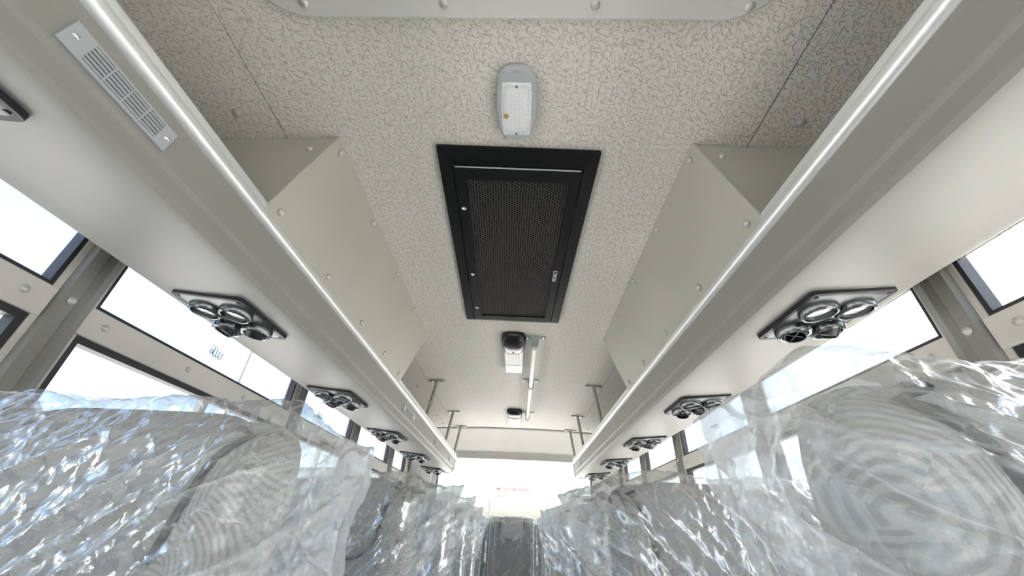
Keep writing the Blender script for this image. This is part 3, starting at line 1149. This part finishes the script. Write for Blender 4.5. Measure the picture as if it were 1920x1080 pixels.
# crumpled bag over a backrest -------------------------------------------------
def vnoise(x, y, seed):
    """smooth 2-D gradient noise on arrays, about -1..1"""
    xi, yi = np.floor(x).astype(int), np.floor(y).astype(int)
    xf, yf = x - xi, y - yi

    def g(ix, iy):
        h = (ix * 374761393 + iy * 668265263 + seed * 974711) & 0x7fffffff
        h = (h ^ (h >> 13)) * 1274126177 & 0x7fffffff
        a = ((h ^ (h >> 16)) & 0xffff) / 65536.0 * 2 * np.pi
        return np.cos(a), np.sin(a)
    u, v = xf ** 3 * (xf * (xf * 6 - 15) + 10), yf ** 3 * (yf * (yf * 6 - 15) + 10)

    def dot(ix, iy, dx, dy):
        c, s_ = g(ix, iy)
        return c * dx + s_ * dy
    a = dot(xi, yi, xf, yf) * (1 - u) + dot(xi + 1, yi, xf - 1, yf) * u
    b = dot(xi, yi + 1, xf, yf - 1) * (1 - u) + dot(xi + 1, yi + 1, xf - 1, yf - 1) * u
    return (a * (1 - v) + b * v) * 1.5


front_v = np.vectorize(front_y)


def bag(seed, fin_a, fin_b, side, hem, nu, nv, top_lift=.012, corner=(.0, .0), fold=1.0, taper=.35):
    """side: +1 when the aisle lies at +x of the seat. fin_a: slack on the aisle side, fin_b on the other.
    Returns (verts, faces) of one pouch: back sheet, ridge and front sheet in one grid."""
    rng = np.random.RandomState(seed)
    u = np.linspace(-1, 1, nu)
    # depth below the ridge: back sheet (negative v) and front sheet
    half = nv // 2
    sfr = np.linspace(0, 1, half) ** 1.25
    v = np.concatenate([-sfr[::-1], sfr[1:]])
    U, V = np.meshgrid(u, v)
    A = np.abs(V)
    xa = .206 + fin_a * np.clip(1 - taper * A, .06, 1)
    xb = .206 + fin_b
    X = np.where(U * side > 0, np.abs(U) * xa, np.abs(U) * xb) * np.sign(U)
    aisle = np.clip((X * side - .19) / (fin_a + .016), 0, 1)
    other = np.clip((-X * side - .19) / (fin_b + .016), 0, 1)
    fin = np.maximum(aisle, other)
    topz = ZS + top_lift + .012 * vnoise(X * 7, X * 0 + seed, seed) - .075 * other ** 1.3 - .085 * aisle ** 1.1 + corner[0] * aisle ** 2 + corner[1] * other ** 2
    hemz = hem + .05 * vnoise(X * 4 + 3, X * 0 + 9, seed + 5)
    Zz = topz + (hemz - topz) * A
    zc = np.clip(Zz, .45, 1.165)
    xc = np.clip(X, -.2, .2)
    fy = front_v(xc, zc)
    yc = np.vectorize(back_yc)(zc)
    d = topz - Zz
    rise = np.clip(d / .045, 0, 1) ** .42
    thick = (yc - fy) + .012
    body = 1 - np.clip(fin * 1.15, 0, 1) ** .8
    off = thick * rise * body + .004 * fin * rise
    # long diagonal pleats and crumple
    ang = -R(50) * side
    p = X * np.cos(ang) + Zz * np.sin(ang)
    q = -X * np.sin(ang) + Zz * np.cos(ang)
    wq = vnoise(q * 3, p * 3, seed + 1) * .03
    pl = (1 - np.abs(vnoise((p + wq * .5) * 15, q * 1.2, seed + 2))) ** 4
    pl2 = (1 - np.abs(vnoise((p + wq * .5) * 30 + 5, q * 2.4, seed + 3))) ** 5
    vert = (1 - np.abs(vnoise(X * 24 + 2, Zz * 3.2, seed + 8))) ** 3
    cr = (1 - np.abs(vnoise(X * 42, Zz * 42, seed + 4))) ** 2
    cr2 = vnoise(X * 90, Zz * 90, seed + 6)
    crf = (1 - np.abs(vnoise((X + .3 * Zz) * 26, Zz * 15, seed + 21))) ** 3 + .6 * (1 - np.abs(vnoise((X - .5 * Zz) * 48, Zz * 26, seed + 22))) ** 3
    sag = .5 + .5 * vnoise(X * 5, Zz * 5, seed + 7)
    loose = np.clip(d / .12, .12, 1)
    disp = fold * (loose * (.016 * pl + .009 * pl2 + .006 * vert + .014 * sag) + .0035 * cr + .0012 * cr2 + .0045 * crf)
    sgn = np.where(V >= 0, -1.0, 1.0)
    Yy = yc + sgn * (off + disp * (.35 + .65 * body) * np.clip(rise * 1.5, .15, 1))
    wav = .030 * fin * vnoise(Zz * 6 + X * 3, Zz * 2 + 3, seed + 11)
    Yy = Yy + wav + sgn * fin * .007 * crf
    X = X + .012 * fin * vnoise(Zz * 11, X * 3, seed + 12) * side
    Zz = Zz + .004 * cr * fold * np.clip(1 - d / .05, 0, 1)
    fold_a = np.clip(loose * (.85 * pl ** 10 + .6 * pl2 ** 10 + .4 * vert ** 9 + .5 * np.clip(crf - 1.2, 0, 1)) + (.95 if fold > .7 else .15) * fin ** 1.5 + fin * .5 * np.clip(crf - .75, 0, 1), 0, 1).reshape(-1)
    P = np.stack([X, Yy, Zz], -1).reshape(-1, 3)
    ny = U.shape[0]
    idx = np.arange(ny * nu).reshape(ny, nu)
    F = np.stack([idx[:-1, :-1], idx[:-1, 1:], idx[1:, 1:], idx[1:, :-1]], -1).reshape(-1, 4)
    return P, F, fold_a


def bag_obj(P, F, FA, loc, label):
    me = bpy.data.meshes.new('plastic_cover')
    me.vertices.add(len(P))
    me.vertices.foreach_set('co', P.astype(np.float32).ravel())
    me.loops.add(F.size)
    me.loops.foreach_set('vertex_index', F.astype(np.int32).ravel())
    me.polygons.add(len(F))
    me.polygons.foreach_set('loop_start', np.arange(0, F.size, 4, dtype=np.int32))
    me.polygons.foreach_set('use_smooth', np.ones(len(F), dtype=bool))
    me.update(calc_edges=True)
    me.attributes.new('fold', 'FLOAT', 'POINT').data.foreach_set('value', FA.astype(np.float32))
    me.materials.append(M['film'])
    o = bpy.data.objects.new('plastic_cover', me)
    o.location = loc
    COL.objects.link(o)
    return tag(o, label, 'plastic cover', 'clear plastic seat covers')


seat0 = seat_master()
seat_used = False
XA, XW = .458, .861             # centre of aisle and window seats
ROWN = ['first', 'second', 'third', 'fourth', 'fifth']
ROWS = {-1: [.50, 1.225, 1.95, 2.67, 3.33], 1: [.275, 1.04, 1.775, 2.51, 3.24]}
for s in (-1, 1):
    side = 'left' if s < 0 else 'right'
    for ri, y in enumerate(ROWS[s]):
        for xi, x in enumerate((XA, XW)):
            o = copy_tree(seat0) if seat_used else seat0
            seat_used = True
            # local +x keeps pointing right; the seat faces the viewer
            x += .006 if s > 0 and xi == 0 else 0
            o.location = (s * x, y, -.022)
            pos = 'aisle' if xi == 0 else 'window'
            tag(o, 'grey high-backed %s seat with arc-patterned sides, %s row left of the aisle' % (pos, ROWN[ri]) if s < 0 else
                'grey high-backed %s seat with arc-patterned sides, %s row right of the aisle' % (pos, ROWN[ri]), 'bus seat', 'bus seats facing the viewer')
            near = ri == 0
            nu, nv = ((300, 420) if xi == 0 else (150, 220)) if near else ((120, 170) if ri == 1 else (70, 110))
            fa = (.095 if near else [.0, .13, .10, .09, .08][ri]) if xi == 0 else .03
            fb = .03 if xi == 0 else .006
            lift = .026
            if near and s > 0:
                fa = .075
            P, F, FA = bag(11 + ri * 7 + xi * 3 + (87 if s > 0 else 0), fa, fb, -s, .62 if near else .70, nu, nv, lift, corner=(.03 if near else .02 + .10 * random.random(), .02), taper=.35 if near else 1.5, fold=.8 if near and s > 0 else 1.0)
            bag_obj(P, F, FA, (s * x, y, -.022), 'crumpled clear plastic cover over the %s seat in the %s row on the %s' % (pos, ROWN[ri], side))

# rear bench of five seats
mid = seat_master(plain=True, small_pad=True)
mid.location = (0, 3.93, -.02)
mid.name = 'bench_seat'
tag(mid, 'dark taupe middle seat of the rear bench at the end of the aisle', 'bus seat', 'rear bench seats')
P, F, FA = bag(301, .05, .05, 1, .75, 80, 120, .012, corner=(.02, .02), fold=.45)
bag_obj(P, F, FA, (0, 3.93, -.02), 'clear plastic cover over the middle seat of the rear bench')
for x, lab in ((-.861, 'leftmost'), (-.438, 'second from left'), (.438, 'second from right'), (.861, 'rightmost')):
    o = copy_tree(seat0)
    o.name = 'bench_seat'
    o.location = (x, 3.95, -.02)
    tag(o, 'grey patterned rear bench seat, %s of the five' % lab, 'bus seat', 'rear bench seats')
    P, F, FA = bag(310 + int(x * 10), .05, .03, -1 if x > 0 else 1, .75, 60, 90, .012, corner=(.02, .02))
    bag_obj(P, F, FA, (x, 3.95, -.02), 'crumpled clear plastic cover on the rear bench seat, %s of the five' % lab)

# ------------------------------------------------------------------ lamp posts outside
def lamp_post(x, y, h, label):
    t = empty('lamp_post', (x, y, -1.0))
    tag(t, label, 'lamp post', 'lamp posts outside')
    MB().tube([(0, 0, 0), (0, 0, h)], [.11, .07], 12).build('pole', M['steelpole'], t, smooth=40)
    MB().tube([(0, 0, h - .05), (.3, 0, h + .15), (1.1, 0, h + .25)], .04, 8).build('arm', M['steelpole'], t, smooth=40)
    MB().prism_z(rrect(1.0, 1.6, -.14, .14, .1, 4), h + .2, h + .3).build('lamp_head', M['steelpole'], t)
    MB().lathe((0, 0, 0), [(.22, 0), (.22, .04), (.14, .1)], 12).build('base', M['steelpole'], t, smooth=30)


lamp_post(-11.86, 15.8, 9.0, 'slim grey lamp post outside the second left window')
lamp_post(-3.65, 60, 6.0, 'distant lamp post seen through the rear window')
